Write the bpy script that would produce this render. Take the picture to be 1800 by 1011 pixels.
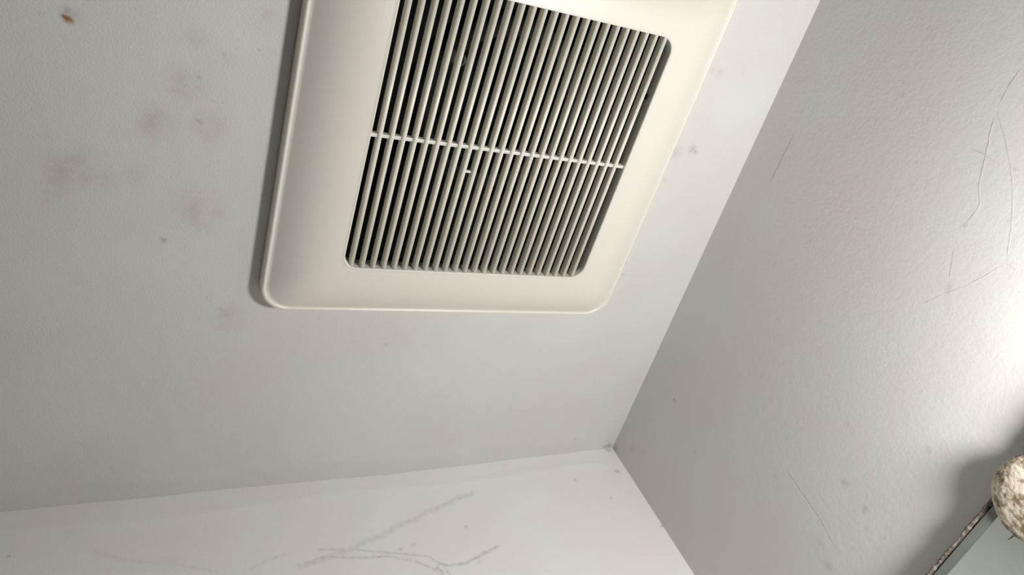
import bpy, bmesh, math, random
import numpy as np
from mathutils import Matrix, Vector, noise
random.seed(7)
rng = np.random.default_rng(7)
for o in list(bpy.data.objects): bpy.data.objects.remove(o)
S = bpy.context.scene
C = S.collection
HC = 2.40                                   # ceiling height; the corner of the two walls is x = 0, y = 0

# ---------------------------------------------------------------- camera, world, light, exposure
cam = bpy.data.objects.new('camera', bpy.data.cameras.new('camera')); C.objects.link(cam)
cam.data.sensor_width = 36; cam.data.sensor_fit = 'HORIZONTAL'
cam.data.lens = 1336.11 / 1800 * 36
cam.data.clip_start = 0.01
RR = ((0.88946137, -0.26676457, -0.37107294), (0.01003996, 0.82316749, -0.56770985), (0.45690006, 0.50123043, 0.734854))
m = Matrix(((RR[0][0], -RR[1][0], -RR[2][0], -0.52830302),
            (RR[0][1], -RR[1][1], -RR[2][1], -0.58647388),
            (RR[0][2], -RR[1][2], -RR[2][2], -0.51854979 + HC), (0, 0, 0, 1)))
cam.matrix_world = m
S.camera = cam

w = bpy.data.worlds.new('world'); S.world = w; w.use_nodes = True
w.node_tree.nodes['Background'].inputs[0].default_value = (0.9, 0.95, 1, 1)
w.node_tree.nodes['Background'].inputs[1].default_value = 0.02

def lamp(loc, power, radius, col):
    l = bpy.data.lights.new('vanity_bulb', 'POINT'); l.energy = power; l.shadow_soft_size = radius; l.color = col
    o = bpy.data.objects.new('vanity_bulb', l); o.location = (loc[0], loc[1], loc[2] + HC); C.objects.link(o); return o
lamp((-0.105, -0.485, -0.492), 8.35, 0.045, (1.0, 0.985, 0.955))

S.view_settings.view_transform = 'Standard'; S.view_settings.look = 'None'
S.view_settings.gamma = 1; S.view_settings.use_curve_mapping = False
S.view_settings.exposure = 0.0
S.cycles.caustics_reflective = False; S.cycles.max_bounces = 12; S.cycles.diffuse_bounces = 8

# ---------------------------------------------------------------- helpers
def nodes(name):
    m = bpy.data.materials.new(name); m.use_nodes = True
    nt = m.node_tree
    return m, nt, nt.nodes['Principled BSDF']
def nn(nt, t, **kw):
    n = nt.nodes.new(t)
    for k, v in kw.items(): setattr(n, k, v)
    return n
def rgb(c): return (*c, 1)
def noise_bump(nt, b, scale, strength, dist=0.001, detail=3, extra=None):
    tc = nn(nt, 'ShaderNodeTexCoord')
    n = nn(nt, 'ShaderNodeTexNoise'); n.inputs['Scale'].default_value = scale; n.inputs['Detail'].default_value = detail
    nt.links.new(tc.outputs['Object'], n.inputs['Vector'])
    h = n.outputs['Fac']
    if extra:
        n2 = nn(nt, 'ShaderNodeTexNoise'); n2.inputs['Scale'].default_value = extra[0]; n2.inputs['Detail'].default_value = 2
        nt.links.new(tc.outputs['Object'], n2.inputs['Vector'])
        mu = nn(nt, 'ShaderNodeMath', operation='MULTIPLY_ADD'); mu.inputs[1].default_value = extra[1]
        nt.links.new(n2.outputs['Fac'], mu.inputs[0]); nt.links.new(h, mu.inputs[2]); h = mu.outputs[0]
    bp = nn(nt, 'ShaderNodeBump'); bp.inputs['Strength'].default_value = strength; bp.inputs['Distance'].default_value = dist
    nt.links.new(h, bp.inputs['Height']); nt.links.new(bp.outputs['Normal'], b.inputs['Normal'])
    return tc
def plain(name, col, rough=0.5, metal=0, bump=None):
    m, nt, b = nodes(name)
    b.inputs['Base Color'].default_value = rgb(col); b.inputs['Roughness'].default_value = rough; b.inputs['Metallic'].default_value = metal
    if bump: noise_bump(nt, b, *bump)
    return m
def mix(nt, fac, a, bcol):
    mx = nn(nt, 'ShaderNodeMix', data_type='RGBA')
    nt.links.new(fac, mx.inputs[0]); nt.links.new(a, mx.inputs[6]); mx.inputs[7].default_value = rgb(bcol)
    return mx.outputs[2]
def paint(name, col, rough, bumpscale, bumpstr, blotch=0.03, extra=(60, 1.2)):
    """painted plaster: orange peel, faint blotches, stains kept in the 'stain' attribute (R brown, G grime, B rust)"""
    m, nt, b = nodes(name)
    tc = noise_bump(nt, b, bumpscale, bumpstr, 0.001, 3, extra)
    n = nn(nt, 'ShaderNodeTexNoise'); n.inputs['Scale'].default_value = 9; n.inputs['Detail'].default_value = 4
    nt.links.new(tc.outputs['Object'], n.inputs['Vector'])
    ra = nn(nt, 'ShaderNodeValToRGB')
    ra.color_ramp.elements[0].position = 0.35; ra.color_ramp.elements[1].position = 0.65
    ra.color_ramp.elements[0].color = rgb([c * (1 - blotch) for c in (col[0] * 1.015, col[1] * .995, col[2] * .99)])
    ra.color_ramp.elements[1].color = rgb([c * (1 + blotch) for c in (col[0] * .985, col[1] * 1.005, col[2] * 1.0)])
    nt.links.new(n.outputs['Fac'], ra.inputs[0])
    at = nn(nt, 'ShaderNodeAttribute', attribute_name='stain')
    sp = nn(nt, 'ShaderNodeSeparateColor'); nt.links.new(at.outputs['Color'], sp.inputs[0])
    n3 = nn(nt, 'ShaderNodeTexNoise'); n3.inputs['Scale'].default_value = 75; n3.inputs['Detail'].default_value = 5
    nt.links.new(tc.outputs['Object'], n3.inputs['Vector'])
    mr = nn(nt, 'ShaderNodeMapRange'); mr.inputs[1].default_value = 0.38; mr.inputs[2].default_value = 0.68; mr.inputs[3].default_value = 0.25
    nt.links.new(n3.outputs['Fac'], mr.inputs[0])
    mu = nn(nt, 'ShaderNodeMath', operation='MULTIPLY'); nt.links.new(sp.outputs[0], mu.inputs[0]); nt.links.new(mr.outputs[0], mu.inputs[1])
    c = mix(nt, mu.outputs[0], ra.outputs[0], (col[0] * .62, col[1] * .54, col[2] * .42))
    mu2 = nn(nt, 'ShaderNodeMath', operation='MULTIPLY'); mr2 = nn(nt, 'ShaderNodeMapRange')
    n4 = nn(nt, 'ShaderNodeTexNoise'); n4.inputs['Scale'].default_value = 420; n4.inputs['Detail'].default_value = 3
    nt.links.new(tc.outputs['Object'], n4.inputs['Vector'])
    mr2.inputs[1].default_value = 0.3; mr2.inputs[2].default_value = 0.6; mr2.inputs[3].default_value = 0.35
    nt.links.new(n4.outputs['Fac'], mr2.inputs[0])
    nt.links.new(sp.outputs[1], mu2.inputs[0]); nt.links.new(mr2.outputs[0], mu2.inputs[1])
    c = mix(nt, mu2.outputs[0], c, (.13, .13, .14))
    c = mix(nt, sp.outputs[2], c, (.30, .105, .02))
    nt.links.new(c, b.inputs['Base Color'])
    b.inputs['Roughness'].default_value = rough
    b.inputs['Specular IOR Level'].default_value = 0.4
    return m
def obj(name, me, mat, parent=None, smooth=True):
    if isinstance(me, bmesh.types.BMesh):
        bm = me; me = bpy.data.meshes.new(name); bmesh.ops.recalc_face_normals(bm, faces=bm.faces); bm.to_mesh(me); bm.free()
    o = bpy.data.objects.new(name, me); C.objects.link(o)
    if mat: me.materials.append(mat)
    if smooth: me.polygons.foreach_set('use_smooth', [True] * len(me.polygons))
    if parent: o.parent = parent
    return o
def thing(name, label, cat, loc, rot=0):
    o = bpy.data.objects.new(name, None); C.objects.link(o); o.location = loc; o.rotation_euler = (0, 0, rot); o.empty_display_size = .05
    o['label'] = label; o['category'] = cat
    return o
def structure(o): o['kind'] = 'structure'; return o

# ---------------------------------------------------------------- marks on the painted surfaces (metres on each surface)
CEILING_STAINS = [(-0.4912, -0.3898, 0.01385, 0.55), (-0.5106, -0.3616, 0.0143, 0.5), (-0.4764, -0.3644, 0.01164, 0.5), (-0.479, -0.2961, 0.01776, 0.5), (-0.5596, -0.3218, 0.01861, 0.6), (-0.5388, -0.3194, 0.01159, 0.35), (-0.4524, -0.1996, 0.01287, 0.5), (-0.4878, -0.4223, 0.00704, 0.4), (-0.4492, -0.4434, 0.00747, 0.3), (-0.5217, -0.3209, 0.01033, 0.25), (-0.47, -0.4121, 0.00703, 0.2), (-0.5688, -0.3021, 0.0115, 0.35), (-0.5193, -0.2806, 0.01268, 0.15)]
CEILING_SPECKS = [(-0.0679, -0.3875, 0.00431, 0.5), (-0.0632, -0.3846, 0.00253, 0.5), (-0.073, -0.4586, 0.00399, 0.25), (-0.0817, -0.4594, 0.00285, 0.2), (-0.0851, -0.3824, 0.00739, 0.25), (-0.0842, -0.3537, 0.00193, 0.35), (-0.0898, -0.2629, 0.00138, 0.7), (-0.087, -0.2496, 0.0014, 0.7), (-0.5013, -0.2706, 0.00217, 0.8), (-0.5029, -0.2724, 0.00127, 0.6), (-0.3151, -0.1686, 0.0018, 0.5), (-0.4696, -0.3812, 0.00075, 0.7), (-0.4753, -0.3813, 0.0006, 0.7), (-0.4708, -0.4135, 0.00105, 0.5), (-0.4495, -0.4202, 0.00073, 0.5), (-0.447, -0.4168, 0.00076, 0.4), (-0.4846, -0.3958, 0.00151, 0.5), (-0.4836, -0.366, 0.00113, 0.7), (-0.4818, -0.365, 0.00113, 0.7), (-0.4855, -0.367, 0.00094, 0.6), (-0.4587, -0.2092, 0.00149, 0.5), (-0.469, -0.2196, 0.00097, 0.4), (-0.5587, -0.4267, 0.00272, 0.55), (-0.555, -0.4247, 0.00392, 0.3), (-0.5717, -0.4224, 0.00151, 0.3), (-0.3462, -0.1734, 0.00172, 0.2), (-0.3797, -0.1988, 0.00161, 0.2), (-0.0072, -0.0046, 0.00487, 0.8), (-0.0124, -0.0033, 0.0039, 0.5), (-0.0615, -0.022, 0.00183, 0.4)]
RUST_SPOT = [(-0.5585, -0.4217, 0.00211, 1.0), (-0.5603, -0.4228, 0.00163, 0.8), (-0.5568, -0.421, 0.00157, 0.8)]
RIGHT_WALL_SPECKS = [(-0.2151, -0.2528, 0.00257, 0.7), (-0.2164, -0.2552, 0.00205, 0.5), (-0.2134, -0.2782, 0.00287, 0.5), (-0.2108, -0.2788, 0.00196, 0.5), (-0.2905, -0.2871, 0.00129, 0.5), (-0.2897, -0.2903, 0.00222, 0.35), (-0.1251, -0.0525, 0.00227, 0.8), (-0.519, -0.1172, 0.00131, 0.5), (-0.5044, -0.1149, 0.0014, 0.4), (-0.4967, -0.1197, 0.00182, 0.4), (-0.4719, -0.1095, 0.00147, 0.2), (-0.2566, -0.2277, 0.00202, 0.35), (-0.1465, -0.2817, 0.00471, 0.4), (-0.1545, -0.2647, 0.0065, 0.2), (-0.1781, -0.2894, 0.00253, 0.3), (-0.2009, -0.2876, 0.00149, 0.35), (-0.2078, -0.3032, 0.00145, 0.35), (-0.2335, -0.322, 0.00136, 0.3), (-0.1044, -0.1093, 0.00217, 0.3), (-0.1636, -0.1981, 0.00232, 0.3), (-0.4387, -0.2182, 0.0016, 0.6), (-0.4682, -0.2102, 0.0012, 0.5), (-0.4871, -0.226, 0.00149, 0.5), (-0.4568, -0.2423, 0.00151, 0.3), (-0.3968, -0.2338, 0.00252, 0.4), (-0.3933, -0.2352, 0.0021, 0.5), (-0.0027, -0.0047, 0.00539, 0.6), (-0.0266, -0.0283, 0.00346, 0.3)]
FAR_WALL_SPECKS = [(-0.2798, -0.0933, 0.00181, 0.6), (-0.2935, -0.0961, 0.00231, 0.6), (-0.2215, -0.0815, 0.00191, 0.7), (-0.2228, -0.1233, 0.00241, 0.4), (-0.0138, -0.0359, 0.0034, 0.6), (-0.0734, -0.0408, 0.00235, 0.5), (-0.0414, -0.0713, 0.00238, 0.4), (-0.0016, -0.1175, 0.00231, 0.6), (-0.6058, -0.0466, 0.00138, 0.8), (-0.0068, -0.0012, 0.00443, 0.6), (-0.5658, -0.0322, 0.00596, 0.12), (-0.4893, -0.0749, 0.00877, 0.12)]
FAR_WALL_SCUFFS = [([(-0.2003, -0.0419), (-0.2166, -0.0441), (-0.2343, -0.0519), (-0.2542, -0.0568), (-0.2715, -0.0647), (-0.2884, -0.0689), (-0.3071, -0.0779), (-0.3222, -0.0812), (-0.3361, -0.0878), (-0.3534, -0.0904), (-0.366, -0.0948), (-0.3864, -0.0971)], 0.00419, 0.24), ([(-0.2003, -0.0419), (-0.2217, -0.0478), (-0.2336, -0.0498)], 0.0014, 0.4), ([(-0.3674, -0.0828), (-0.3393, -0.0879), (-0.3238, -0.0926), (-0.2912, -0.1017), (-0.2706, -0.108), (-0.2598, -0.119), (-0.2553, -0.1312)], 0.00123, 0.4), ([(-0.3797, -0.0953), (-0.3654, -0.0913), (-0.3321, -0.0986), (-0.306, -0.1015), (-0.2848, -0.1105), (-0.2706, -0.1207), (-0.2624, -0.1304)], 0.00139, 0.45), ([(-0.1974, -0.1093), (-0.2194, -0.1174), (-0.2379, -0.1224), (-0.2554, -0.1211), (-0.2618, -0.118), (-0.2654, -0.1223), (-0.2608, -0.1289)], 0.00179, 0.5), ([(-0.2064, -0.1117), (-0.2158, -0.1141), (-0.2233, -0.118)], 0.00127, 0.4), ([(-0.5485, -0.0526), (-0.5234, -0.0657), (-0.4893, -0.0749), (-0.4547, -0.09)], 0.00242, 0.14), ([(-0.4274, -0.0923), (-0.4125, -0.0862), (-0.3975, -0.0829)], 0.00257, 0.12)]
PAINT_CRACKS = [[(-0.5457, -0.1917), (-0.53, -0.1908), (-0.5145, -0.1925)], [(-0.5145, -0.1925), (-0.5075, -0.2011), (-0.5013, -0.2086), (-0.4872, -0.2229), (-0.4742, -0.2338), (-0.4637, -0.2406), (-0.4521, -0.2478), (-0.4326, -0.2574)], [(-0.4326, -0.2574), (-0.4196, -0.2518), (-0.4045, -0.2436), (-0.393, -0.2355), (-0.382, -0.2284), (-0.3748, -0.2242)], [(-0.4326, -0.2574), (-0.4325, -0.2629), (-0.4307, -0.2677)], [(-0.5145, -0.1925), (-0.5021, -0.1965), (-0.4844, -0.2042), (-0.4682, -0.2102), (-0.455, -0.2204), (-0.4387, -0.2182)], [(-0.4862, -0.1899), (-0.486, -0.2031), (-0.4848, -0.2155)], [(-0.4215, -0.2217), (-0.4091, -0.2273), (-0.3968, -0.2338)], [(-0.1789, -0.2028), (-0.1781, -0.2182), (-0.1748, -0.2365), (-0.1728, -0.254), (-0.1676, -0.2683), (-0.1642, -0.2783)], [(-0.4854, -0.2251), (-0.4873, -0.2281), (-0.4877, -0.2322)], [(-0.4275, -0.0397), (-0.4033, -0.04), (-0.3762, -0.04)], [(-0.5519, -0.1874), (-0.5461, -0.1875)]]
def blobs(U, V, L):
    a = np.zeros(U.shape)
    for u, v, r, s in L:
        m_ = (np.abs(U - u) < 3.5 * r + .002) & (np.abs(V - v) < 3.5 * r + .002)
        d2 = (U[m_] - u) ** 2 + (V[m_] - v) ** 2
        a[m_] = np.maximum(a[m_], s * np.exp(-d2 / (.75 * max(r, .0007) ** 2)))
    return a
def scuffs(U, V, L):
    a = np.zeros(U.shape)
    for pts, wd, s in L:
        for (u0, v0), (u1, v1) in zip(pts, pts[1:]):
            du, dv = u1 - u0, v1 - v0
            t = np.clip(((U - u0) * du + (V - v0) * dv) / (du * du + dv * dv), 0, 1)
            d2 = (U - u0 - t * du) ** 2 + (V - v0 - t * dv) ** 2
            brk = .42 + .58 * np.clip(.5 + .9 * np.sin(U * 610 + V * 340 + 2 * np.sin(U * 97)) * np.sin(U * 233 - V * 415 + 1.3), 0, 1)
            a = np.maximum(a, brk * s * np.exp(-d2 / (max(wd, .0009) ** 2 * .5)))
    return a
def axis_lines(lo, vis, hi, fine, coarse, extra=()):
    L = list(np.arange(vis[0], vis[1] + fine / 2, fine))
    a = list(np.arange(lo, vis[0] - 1e-4, coarse)); b = list(np.arange(vis[1] + coarse, hi, coarse)) if hi > vis[1] + 1e-6 else []
    if hi > L[-1] + 1e-6: b.append(hi)
    return np.array(sorted(set([round(float(x), 5) for x in a + L + b + list(extra)])))
def sheet(name, us, vs, to3d, stain, mat, hole=None, ridges=None):
    """a wall or ceiling skin as a grid; to3d(U, V) -> X, Y, Z; stain(U, V) -> R, G, B"""
    U, V = np.meshgrid(us, vs, indexing='ij')
    X, Y, Z = to3d(U, V); r, g, b = stain(U, V)
    n, m_ = U.shape
    idx = np.arange(n * m_).reshape(n, m_)
    q = np.stack([idx[:-1, :-1], idx[1:, :-1], idx[1:, 1:], idx[:-1, 1:]], -1).reshape(-1, 4)
    if hole:
        uc = (U[:-1, :-1] + U[1:, 1:]) / 2; vc = (V[:-1, :-1] + V[1:, 1:]) / 2
        keep = ~((uc > hole[0]) & (uc < hole[1]) & (vc > hole[2]) & (vc < hole[3]))
        q = q[keep.reshape(-1)]
    co = np.stack([X, Y, Z], -1).reshape(-1, 3)
    col = np.stack([r, g, b, np.ones_like(r)], -1).reshape(-1, 4)
    if ridges is not None:
        rv, rf, rc = ridges
        rf = np.array(rf) + len(co); co = np.vstack([co, rv]); col = np.vstack([col, rc]); q = np.vstack([q, rf])
    me = bpy.data.meshes.new(name)
    me.vertices.add(len(co)); me.vertices.foreach_set('co', co.reshape(-1).astype(np.float32))
    me.loops.add(q.size); me.loops.foreach_set('vertex_index', q.reshape(-1).astype(np.int32))
    me.polygons.add(len(q)); me.polygons.foreach_set('loop_start', np.arange(0, q.size, 4, dtype=np.int32))
    me.polygons.foreach_set('loop_total', np.full(len(q), 4, dtype=np.int32))
    me.update(calc_edges=True)
    at = me.color_attributes.new('stain', 'FLOAT_COLOR', 'POINT'); at.data.foreach_set('color', col.reshape(-1).astype(np.float32))
    me.validate()
    return structure(obj(name, me, mat))

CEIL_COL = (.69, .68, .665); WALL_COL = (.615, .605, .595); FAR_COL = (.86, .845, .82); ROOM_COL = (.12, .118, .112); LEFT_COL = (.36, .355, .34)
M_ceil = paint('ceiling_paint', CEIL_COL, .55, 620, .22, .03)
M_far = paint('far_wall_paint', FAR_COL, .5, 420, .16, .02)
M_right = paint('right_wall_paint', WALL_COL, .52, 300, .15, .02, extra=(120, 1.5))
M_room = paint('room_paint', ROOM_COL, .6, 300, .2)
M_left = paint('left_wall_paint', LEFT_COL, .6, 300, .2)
M_floor = plain('floor_tile', (.12, .11, .10), .4, 0, (40, .1))

# ---------------------------------------------------------------- room shell
FCX, FCY, TH = -0.26313, -0.37611, 0.0249
HO = .128
hole = (FCX - HO, FCX + HO, FCY - HO, FCY + HO)
us = axis_lines(-1.6, (-.64, 0), 0, .0015, .08, (hole[0], hole[1])); vs = axis_lines(-1.9, (-.60, 0), 0, .0015, .08, (hole[2], hole[3]))
def sag(x):                                 # the filler in the ceiling joint hangs down a few millimetres in the middle of the far wall
    return .0040 * np.exp(-((x + .27) / .13) ** 2) + .0012 * np.exp(-((x + .50) / .06) ** 2) + .0003 * np.sin(x * 60)
def c3(U, V):
    s = np.where(U < -1e-6, sag(U), 0) * np.exp(-(V / .035) ** 2)
    lump = .0007 * np.exp(-((V + .022 + .004 * np.sin(U * 31)) / .007) ** 2) * (U < -.06)
    return U, V, HC - s + lump * 0 - lump
sheet('ceiling', us, vs, c3, lambda U, V: (blobs(U, V, CEILING_STAINS) * .85, blobs(U, V, CEILING_SPECKS) * .8, np.clip(blobs(U, V, RUST_SPOT) * 1.5, 0, 1)), M_ceil, hole)

us = axis_lines(-1.6, (-.65, 0), 0, .0012, .08); vs = axis_lines(-2.4, (-.20, .012), .012, .0012, .1)
def f3(U, V):
    ln = .0008 * np.exp(-((V + .024 + .003 * np.sin(U * 23)) / .006) ** 2)
    return U, -ln * (U < -.02), V + HC
sheet('wall_far', us, vs, f3, lambda U, V: (V * 0, np.maximum(blobs(U, V, FAR_WALL_SPECKS) * .7, scuffs(U, V, FAR_WALL_SCUFFS) * 1.05), V * 0), M_far)

def crack_ridges():
    rv, rf, rc = [], [], []
    for line in PAINT_CRACKS:
        P = []
        for (y0, z0), (y1, z1) in zip(line, line[1:]):
            n = max(2, int(math.hypot(y1 - y0, z1 - z0) / .0022))
            for i in range(n):
                t = i / n; P.append((y0 + (y1 - y0) * t, z0 + (z1 - z0) * t))
        P.append(line[-1]); P = [(a + random.gauss(0, .00022), b + random.gauss(0, .00022)) for a, b in P]
        k0 = len(rv)
        for i, (y, z) in enumerate(P):
            a = P[max(0, i - 1)]; b = P[min(len(P) - 1, i + 1)]
            d = Vector((b[0] - a[0], b[1] - a[1])).normalized(); nx, nz = -d[1], d[0]
            e = min(1, min(i, len(P) - 1 - i) / 4 + .1)
            h = (.00021 + .00014 * random.random()) * e; wd = (.0010 + .0003 * random.random()) * (e * .5 + .5)
            rv += [(.0002, y - nx * wd, z - nz * wd + HC), (-h, y, z + HC), (.0002, y + nx * wd, z + nz * wd + HC)]
            g = .06 + .10 * random.random()
            rc += [(0, g, 0, 1), (.3, g * .5, 0, 1), (0, g * 1.4, 0, 1)]
            if i:
                k = k0 + 3 * i
                rf += [(k - 3, k - 2, k + 1, k), (k - 2, k - 1, k + 2, k + 1)]
    return np.array(rv), rf, np.array(rc)
us = axis_lines(-1.9, (-.60, 0), 0, .0015, .08); vs = axis_lines(-2.4, (-.36, .012), .012, .0015, .1)
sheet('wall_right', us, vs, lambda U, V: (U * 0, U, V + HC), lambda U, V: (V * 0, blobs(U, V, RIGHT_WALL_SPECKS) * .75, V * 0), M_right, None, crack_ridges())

def quad(name, pts, mat):
    me = bpy.data.meshes.new(name); me.from_pydata(pts, [], [(0, 1, 2, 3)]); return structure(obj(name, me, mat, None, False))
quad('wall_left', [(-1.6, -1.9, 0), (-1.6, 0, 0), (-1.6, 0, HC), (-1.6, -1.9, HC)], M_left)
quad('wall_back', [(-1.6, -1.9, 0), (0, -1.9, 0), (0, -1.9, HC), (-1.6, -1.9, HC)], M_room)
quad('floor', [(-1.6, -1.9, 0), (0, -1.9, 0), (0, 0, 0), (-1.6, 0, 0)], M_floor)

# ---------------------------------------------------------------- exhaust fan cover
M_plastic = plain('cream_plastic', (.80, .775, .705), .34, 0, (900, .05))
_b = M_plastic.node_tree.nodes['Principled BSDF']; _b.inputs['Subsurface Weight'].default_value = .6; _b.inputs['Subsurface Radius'].default_value = (1, .9, .7); _b.inputs['Subsurface Scale'].default_value = .004
M_housing = plain('fan_housing_black', (.004, .0035, .003), .9, 0)
M_dust = plain('dusty_grey_metal', (.16, .15, .13), .5, 0)
W, H_, w_, h_ = .165, .1631, .1098, .1105
YB, NUB = -.0019, (-.0283, .0193)
fan = thing('exhaust_fan', 'square cream plastic exhaust fan cover with slatted grille on the ceiling', 'exhaust fan', (FCX, FCY, HC), TH)
def rrect(a, b, r, z, k=14, e=10):
    """rounded rectangle ring, half sizes a, b"""
    out = []
    cs = [(a - r, b - r, 0), (-a + r, b - r, 90), (-a + r, -b + r, 180), (a - r, -b + r, 270)]
    for i, (cx, cy, a0) in enumerate(cs):
        for j in range(k + 1):
            t = math.radians(a0 + 90 * j / k); out.append((cx + r * math.cos(t), cy + r * math.sin(t), z))
        nx = cs[(i + 1) % 4]; t = math.radians(a0 + 90)
        p0 = Vector(out[-1]); p1 = Vector((nx[0] + r * math.cos(t), nx[1] + r * math.sin(t), z))
        for j in range(1, e): out.append(tuple(p0.lerp(p1, j / e)))
    return out
def loft(rings):
    bm = bmesh.new(); R_ = [[bm.verts.new(p) for p in r] for r in rings]; n = len(rings[0])
    for a, b in zip(R_, R_[1:]):
        for i in range(n): bm.faces.new((a[i], a[(i + 1) % n], b[(i + 1) % n], b[i]))
    return bm
ZI = -.0274
prof = [(0, -.0008), (0, -.0112), (.010, -.0126), (.026, -.0131), (.042, -.0129), (.054, -.0123), (.062, -.0118)]
for i in range(1, 25):
    s = i / 24; prof.append((.062 + .914 * s, -.0118 + (ZI + .0118) * (1 - (1 - s) ** 2.5)))
prof += [(.985, ZI - .00025), (.993, ZI - .0001), (1.0, ZI + .0006), (1.0, ZI + .0016)]
rings = [rrect(W + (w_ - W) * s, H_ + (h_ - H_) * s, .0215 - .0095 * s, z) for s, z in prof]
obj('cover_frame', loft(rings), M_plastic, fan)

# grille: the deep rim of the opening, with the slats and the cross rib as its pieces
gr = [rrect(w_, h_, .012, ZI + .0014), rrect(w_ - .0001, h_ - .0001, .012, ZI + .004), rrect(w_ - .0004, h_ - .0004, .012, ZI + .0125),
      rrect(w_ + .0012, h_ + .0012, .012, ZI + .0127), rrect(w_ + .0012, h_ + .0012, .012, ZI + .0015)]
grille = obj('grille_rim', loft(gr), M_plastic, fan)
T, D = .0016, .0068
def slat_mesh(L0, L1):
    bm = bmesh.new(); prof = []
    zt = ZI + .0004
    for j in range(9):                      # rounded front edge
        t = math.pi * j / 8; prof.append((-T * math.cos(t), zt + .0012 - .0012 * math.sin(t)))
    prof += [(T * .95, zt + D), (-T * .95, zt + D)]
    a = [bm.verts.new((x, L0, z)) for x, z in prof]; b = [bm.verts.new((x, L1, z)) for x, z in prof]; n = len(prof)
    for i in range(n): bm.faces.new((a[i], a[(i + 1) % n], b[(i + 1) % n], b[i]))
    bm.faces.new(a); bm.faces.new(b[::-1])
    return bm
for i in range(24):
    x = -.0010 + .00887 * (i - 11.5)
    over = max(0, abs(x) - (w_ - .012)); r = .012
    L = h_ - (r - math.sqrt(max(0, r * r - over * over))) + .0004
    o = obj('slat', slat_mesh(-L, L), M_plastic, grille); o.location = (x, 0, 0)
    me = o.data
    for p in me.polygons:
        p.use_smooth = abs(p.normal.z) > .05 and abs(p.normal.y) < .5
def box_bm(x0, x1, y0, y1, z0, z1, bev=0):
    bm = bmesh.new(); bmesh.ops.create_cube(bm, size=1)
    for v in bm.verts: v.co = Vector(((x0 + x1) / 2 + v.co.x * (x1 - x0), (y0 + y1) / 2 + v.co.y * (y1 - y0), (z0 + z1) / 2 + v.co.z * (z1 - z0)))
    if bev: bmesh.ops.bevel(bm, geom=list(bm.edges), offset=bev, segments=2, affect='EDGES', profile=.6)
    return bm
obj('cross_rib', box_bm(-w_, w_, -.0001 + YB, .0026 + YB, ZI + .0020, ZI + .0070, .0004), M_plastic, grille, False)
# black housing above the ceiling
hb = bmesh.new(); q = .119
rings = [[(-q, -q, z), (q, -q, z), (q, q, z), (-q, q, z)] for z in (-.004, .19)]
hb = loft(rings); hb.verts.ensure_lookup_table(); hb.faces.new([hb.verts[i] for i in (4, 5, 6, 7)])
housing = obj('housing', hb, M_housing, fan, False)
def tube_ring(r0, r1, z0, z1, n=40, c=(0, 0)):
    pr = [(r0, z0), (r1, z0), (r1, z1), (r0, z1), (r0, z0)]
    return loft([[(c[0] + r * math.cos(2 * math.pi * i / n), c[1] + r * math.sin(2 * math.pi * i / n), z) for i in range(n)] for r, z in pr])
obj('blower_intake', tube_ring(.062, .075, .045, .075, 64, (.02, -.01)), plain('blower_black', (.006, .005, .005), .8), housing)
boss = obj('screw_boss', tube_ring(.0036, .0050, .006, .03, 32, (-.0450, -.0550)), M_dust, housing)
obj('screw_head', tube_ring(.0001, .0022, .010, .030, 20, (-.0450, -.0550)), plain('dark_screw', (.03, .028, .025), .4, .6), boss)
obj('boss_tab', box_bm(-.0478, -.0430, -.0632, -.0614, .008, .02, .0004), M_dust, boss, False)
obj('cast_nub', box_bm(NUB[0] - .003, NUB[0] + .0022, NUB[1] - .0009, NUB[1] + .0009, -.0260, -.0230, .0006), M_plastic, grille)
obj('clip_slot', box_bm(w_ - .0016, w_ + .0004, -.0630, -.0592, -.0215, -.0185, .0002), M_housing, grille, False)

# ---------------------------------------------------------------- wall mirror on the right wall, and the crusted lump in front of it
def mirror_mat():
    m, nt, b = nodes('mirror_glass'); b.inputs['Base Color'].default_value = (.68, .74, .71, 1); b.inputs['Metallic'].default_value = 1; b.inputs['Roughness'].default_value = .06
    noise_bump(nt, b, 25, .02); return m
MD, MT, Y0, Y1, ZB = .018, -.3486, -.62, -.03, -.90
mir = thing('wall_mirror', 'grey-green mirror with a darker bevelled edge and crusty sealant on top, at the lower right', 'mirror', (0, (Y0 + Y1) / 2, HC + ZB), 0)
def loc_obj(name, bm, mat, smooth=True, parent=None):
    P = parent or mir; base = Vector((0, (Y0 + Y1) / 2, HC + ZB)) if P is mir or P is None else None
    for v in bm.verts: v.co = v.co - Vector((0, (Y0 + Y1) / 2, HC + ZB))
    return obj(name, bm, mat, mir, smooth)
bk = loc_obj('backing', box_bm(-MD + .003, -.0004, Y0, Y1, HC + ZB, HC + MT, .0004), plain('mirror_backing', (.045, .043, .04), .7), False)
BV = .0080
bm = bmesh.new()
e0 = .0015
o_ = [(-MD + .0028, Y0 + e0, ZB + e0), (-MD + .0028, Y1 - e0, ZB + e0), (-MD + .0028, Y1 - e0, MT - e0), (-MD + .0028, Y0 + e0, MT - e0)]
m_ = [(-MD + .0008, *p[1:]) for p in o_]
i_ = [(-MD, Y0 + BV, ZB + BV), (-MD, Y1 - BV, ZB + BV), (-MD, Y1 - BV, MT - BV), (-MD, Y0 + BV, MT - BV)]
R3 = [[bm.verts.new((p[0], p[1], p[2] + HC)) for p in r] for r in (o_, m_, i_)]
for a, b in zip(R3, R3[1:]):
    for i in range(4): bm.faces.new((a[i], a[(i + 1) % 4], b[(i + 1) % 4], b[i]))
bm.faces.new(R3[0][::-1])
loc_obj('border', bm, plain('darkened_bevel', (.17, .185, .17), .5, 0), False)  # bevel strip, its darker reflection put into a plain matte colour
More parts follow.
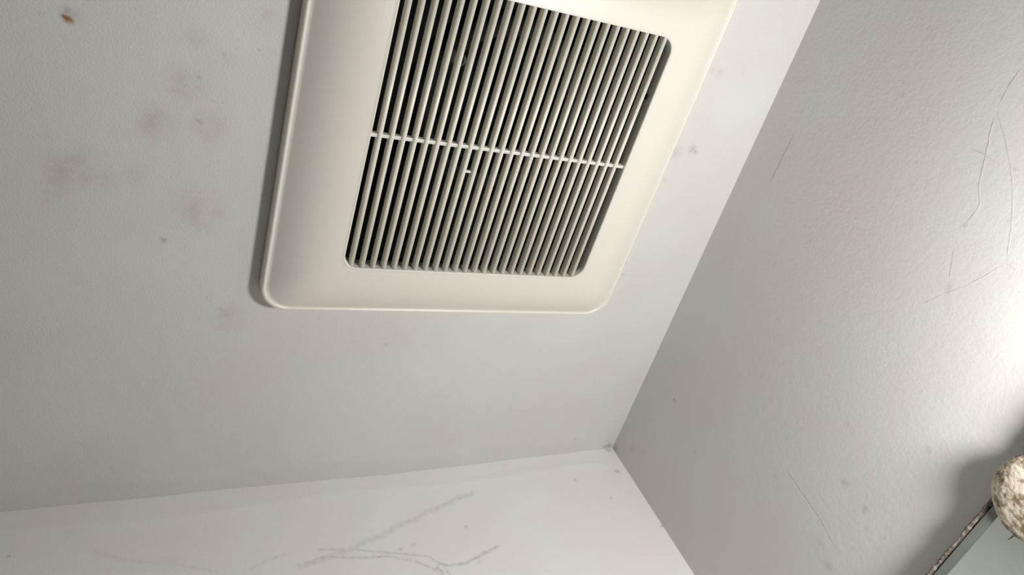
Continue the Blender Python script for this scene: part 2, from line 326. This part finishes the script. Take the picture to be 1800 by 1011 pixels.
bm = box_bm(-MD - .0001, -MD + .002, Y0 + BV, Y1 - BV, HC + ZB + BV, HC + MT - BV)
loc_obj('mirror_glass', bm, mirror_mat(), False)
# lumpy sealant along the top edge
bm = bmesh.new(); prev = None; n = 420; sec = 8
for i in range(n + 1):
    y = -.60 + (.56) * i / n
    a = noise.noise(Vector((y * 160, 3, 1))); b2 = noise.noise(Vector((y * 55, 9, 4)))
    r = .0011 + .0011 * a + .0009 * b2 + .0005 * random.random()
    r = max(.0006, r); cx = -MD + .0020 + .0012 * noise.noise(Vector((y * 90, 1, 8)))
    ring = [bm.verts.new((cx + r * 1.15 * math.cos(2 * math.pi * j / sec), y, HC + MT + .0012 + r * math.sin(2 * math.pi * j / sec))) for j in range(sec)]
    if prev:
        for j in range(sec): bm.faces.new((prev[j], prev[(j + 1) % sec], ring[(j + 1) % sec], ring[j]))
    prev = ring
def crust_mat(name, base, dark, scale, amt):
    m, nt, b = nodes(name)
    tc = noise_bump(nt, b, scale * 2, .5, .0015, 5)
    n1 = nn(nt, 'ShaderNodeTexNoise'); n1.inputs['Scale'].default_value = scale; n1.inputs['Detail'].default_value = 6; n1.inputs['Roughness'].default_value = .62
    nt.links.new(tc.outputs['Object'], n1.inputs['Vector'])
    r = nn(nt, 'ShaderNodeValToRGB'); r.color_ramp.elements[0].position = amt; r.color_ramp.elements[0].color = rgb(dark)
    r.color_ramp.elements[1].position = amt + .13; r.color_ramp.elements[1].color = rgb(base)
    nt.links.new(n1.outputs['Fac'], r.inputs[0]); nt.links.new(r.outputs[0], b.inputs['Base Color']); b.inputs['Roughness'].default_value = .9; b.inputs['Specular IOR Level'].default_value = .15
    return m
loc_obj('sealant_bead', bm, crust_mat('old_sealant', (.24, .22, .19), (.12, .10, .08), 300, .45))

LC = Vector((-.0182, -.3270, -.3695)); LR = Vector((.0095, .0285, .0300))
bm = bmesh.new(); bmesh.ops.create_icosphere(bm, subdivisions=6, radius=1)
for v in bm.verts:
    d = v.co.normalized(); f1 = noise.noise(d * 1.6 + Vector((3, 1, 5))); f2 = noise.noise(d * 6 + Vector((1, 7, 2))); f3_ = noise.noise(d * 17)
    up = max(0, d.z * .8 - d.y * .1)
    k = 1 + .06 * f1 + .022 * f2 + .010 * f3_ + up * (.05 * abs(noise.noise(d * 11 + Vector((9, 9, 1)))) + .03 * noise.noise(d * 24))
    v.co = Vector((d.x * LR.x, d.y * LR.y, d.z * LR.z)) * k
    v.co.x = min(v.co.x, 0)
lump = obj('crusted_lump', bm, crust_mat('crusted_cream_plaster', (.60, .53, .43), (.20, .15, .10), 110, .40))
lump.location = (LC.x, LC.y, HC + LC.z)
lump['label'] = 'rough cream crusted rounded lump with dark specks against the mirror at the lower right'; lump['category'] = 'lump'
bm = bmesh.new(); bmesh.ops.create_cone(bm, cap_ends=True, segments=8, radius1=.0012, radius2=.0001, depth=.010)
sp = obj('dark_splinter', bm, plain('dark_splinter', (.03, .025, .02), .6), lump)
SPD = Vector((-.3, .9, .12)).normalized()
sp.rotation_euler = SPD.to_track_quat('Z', 'Y').to_euler(); sp.location = Vector((-.004, .0275, -.002))
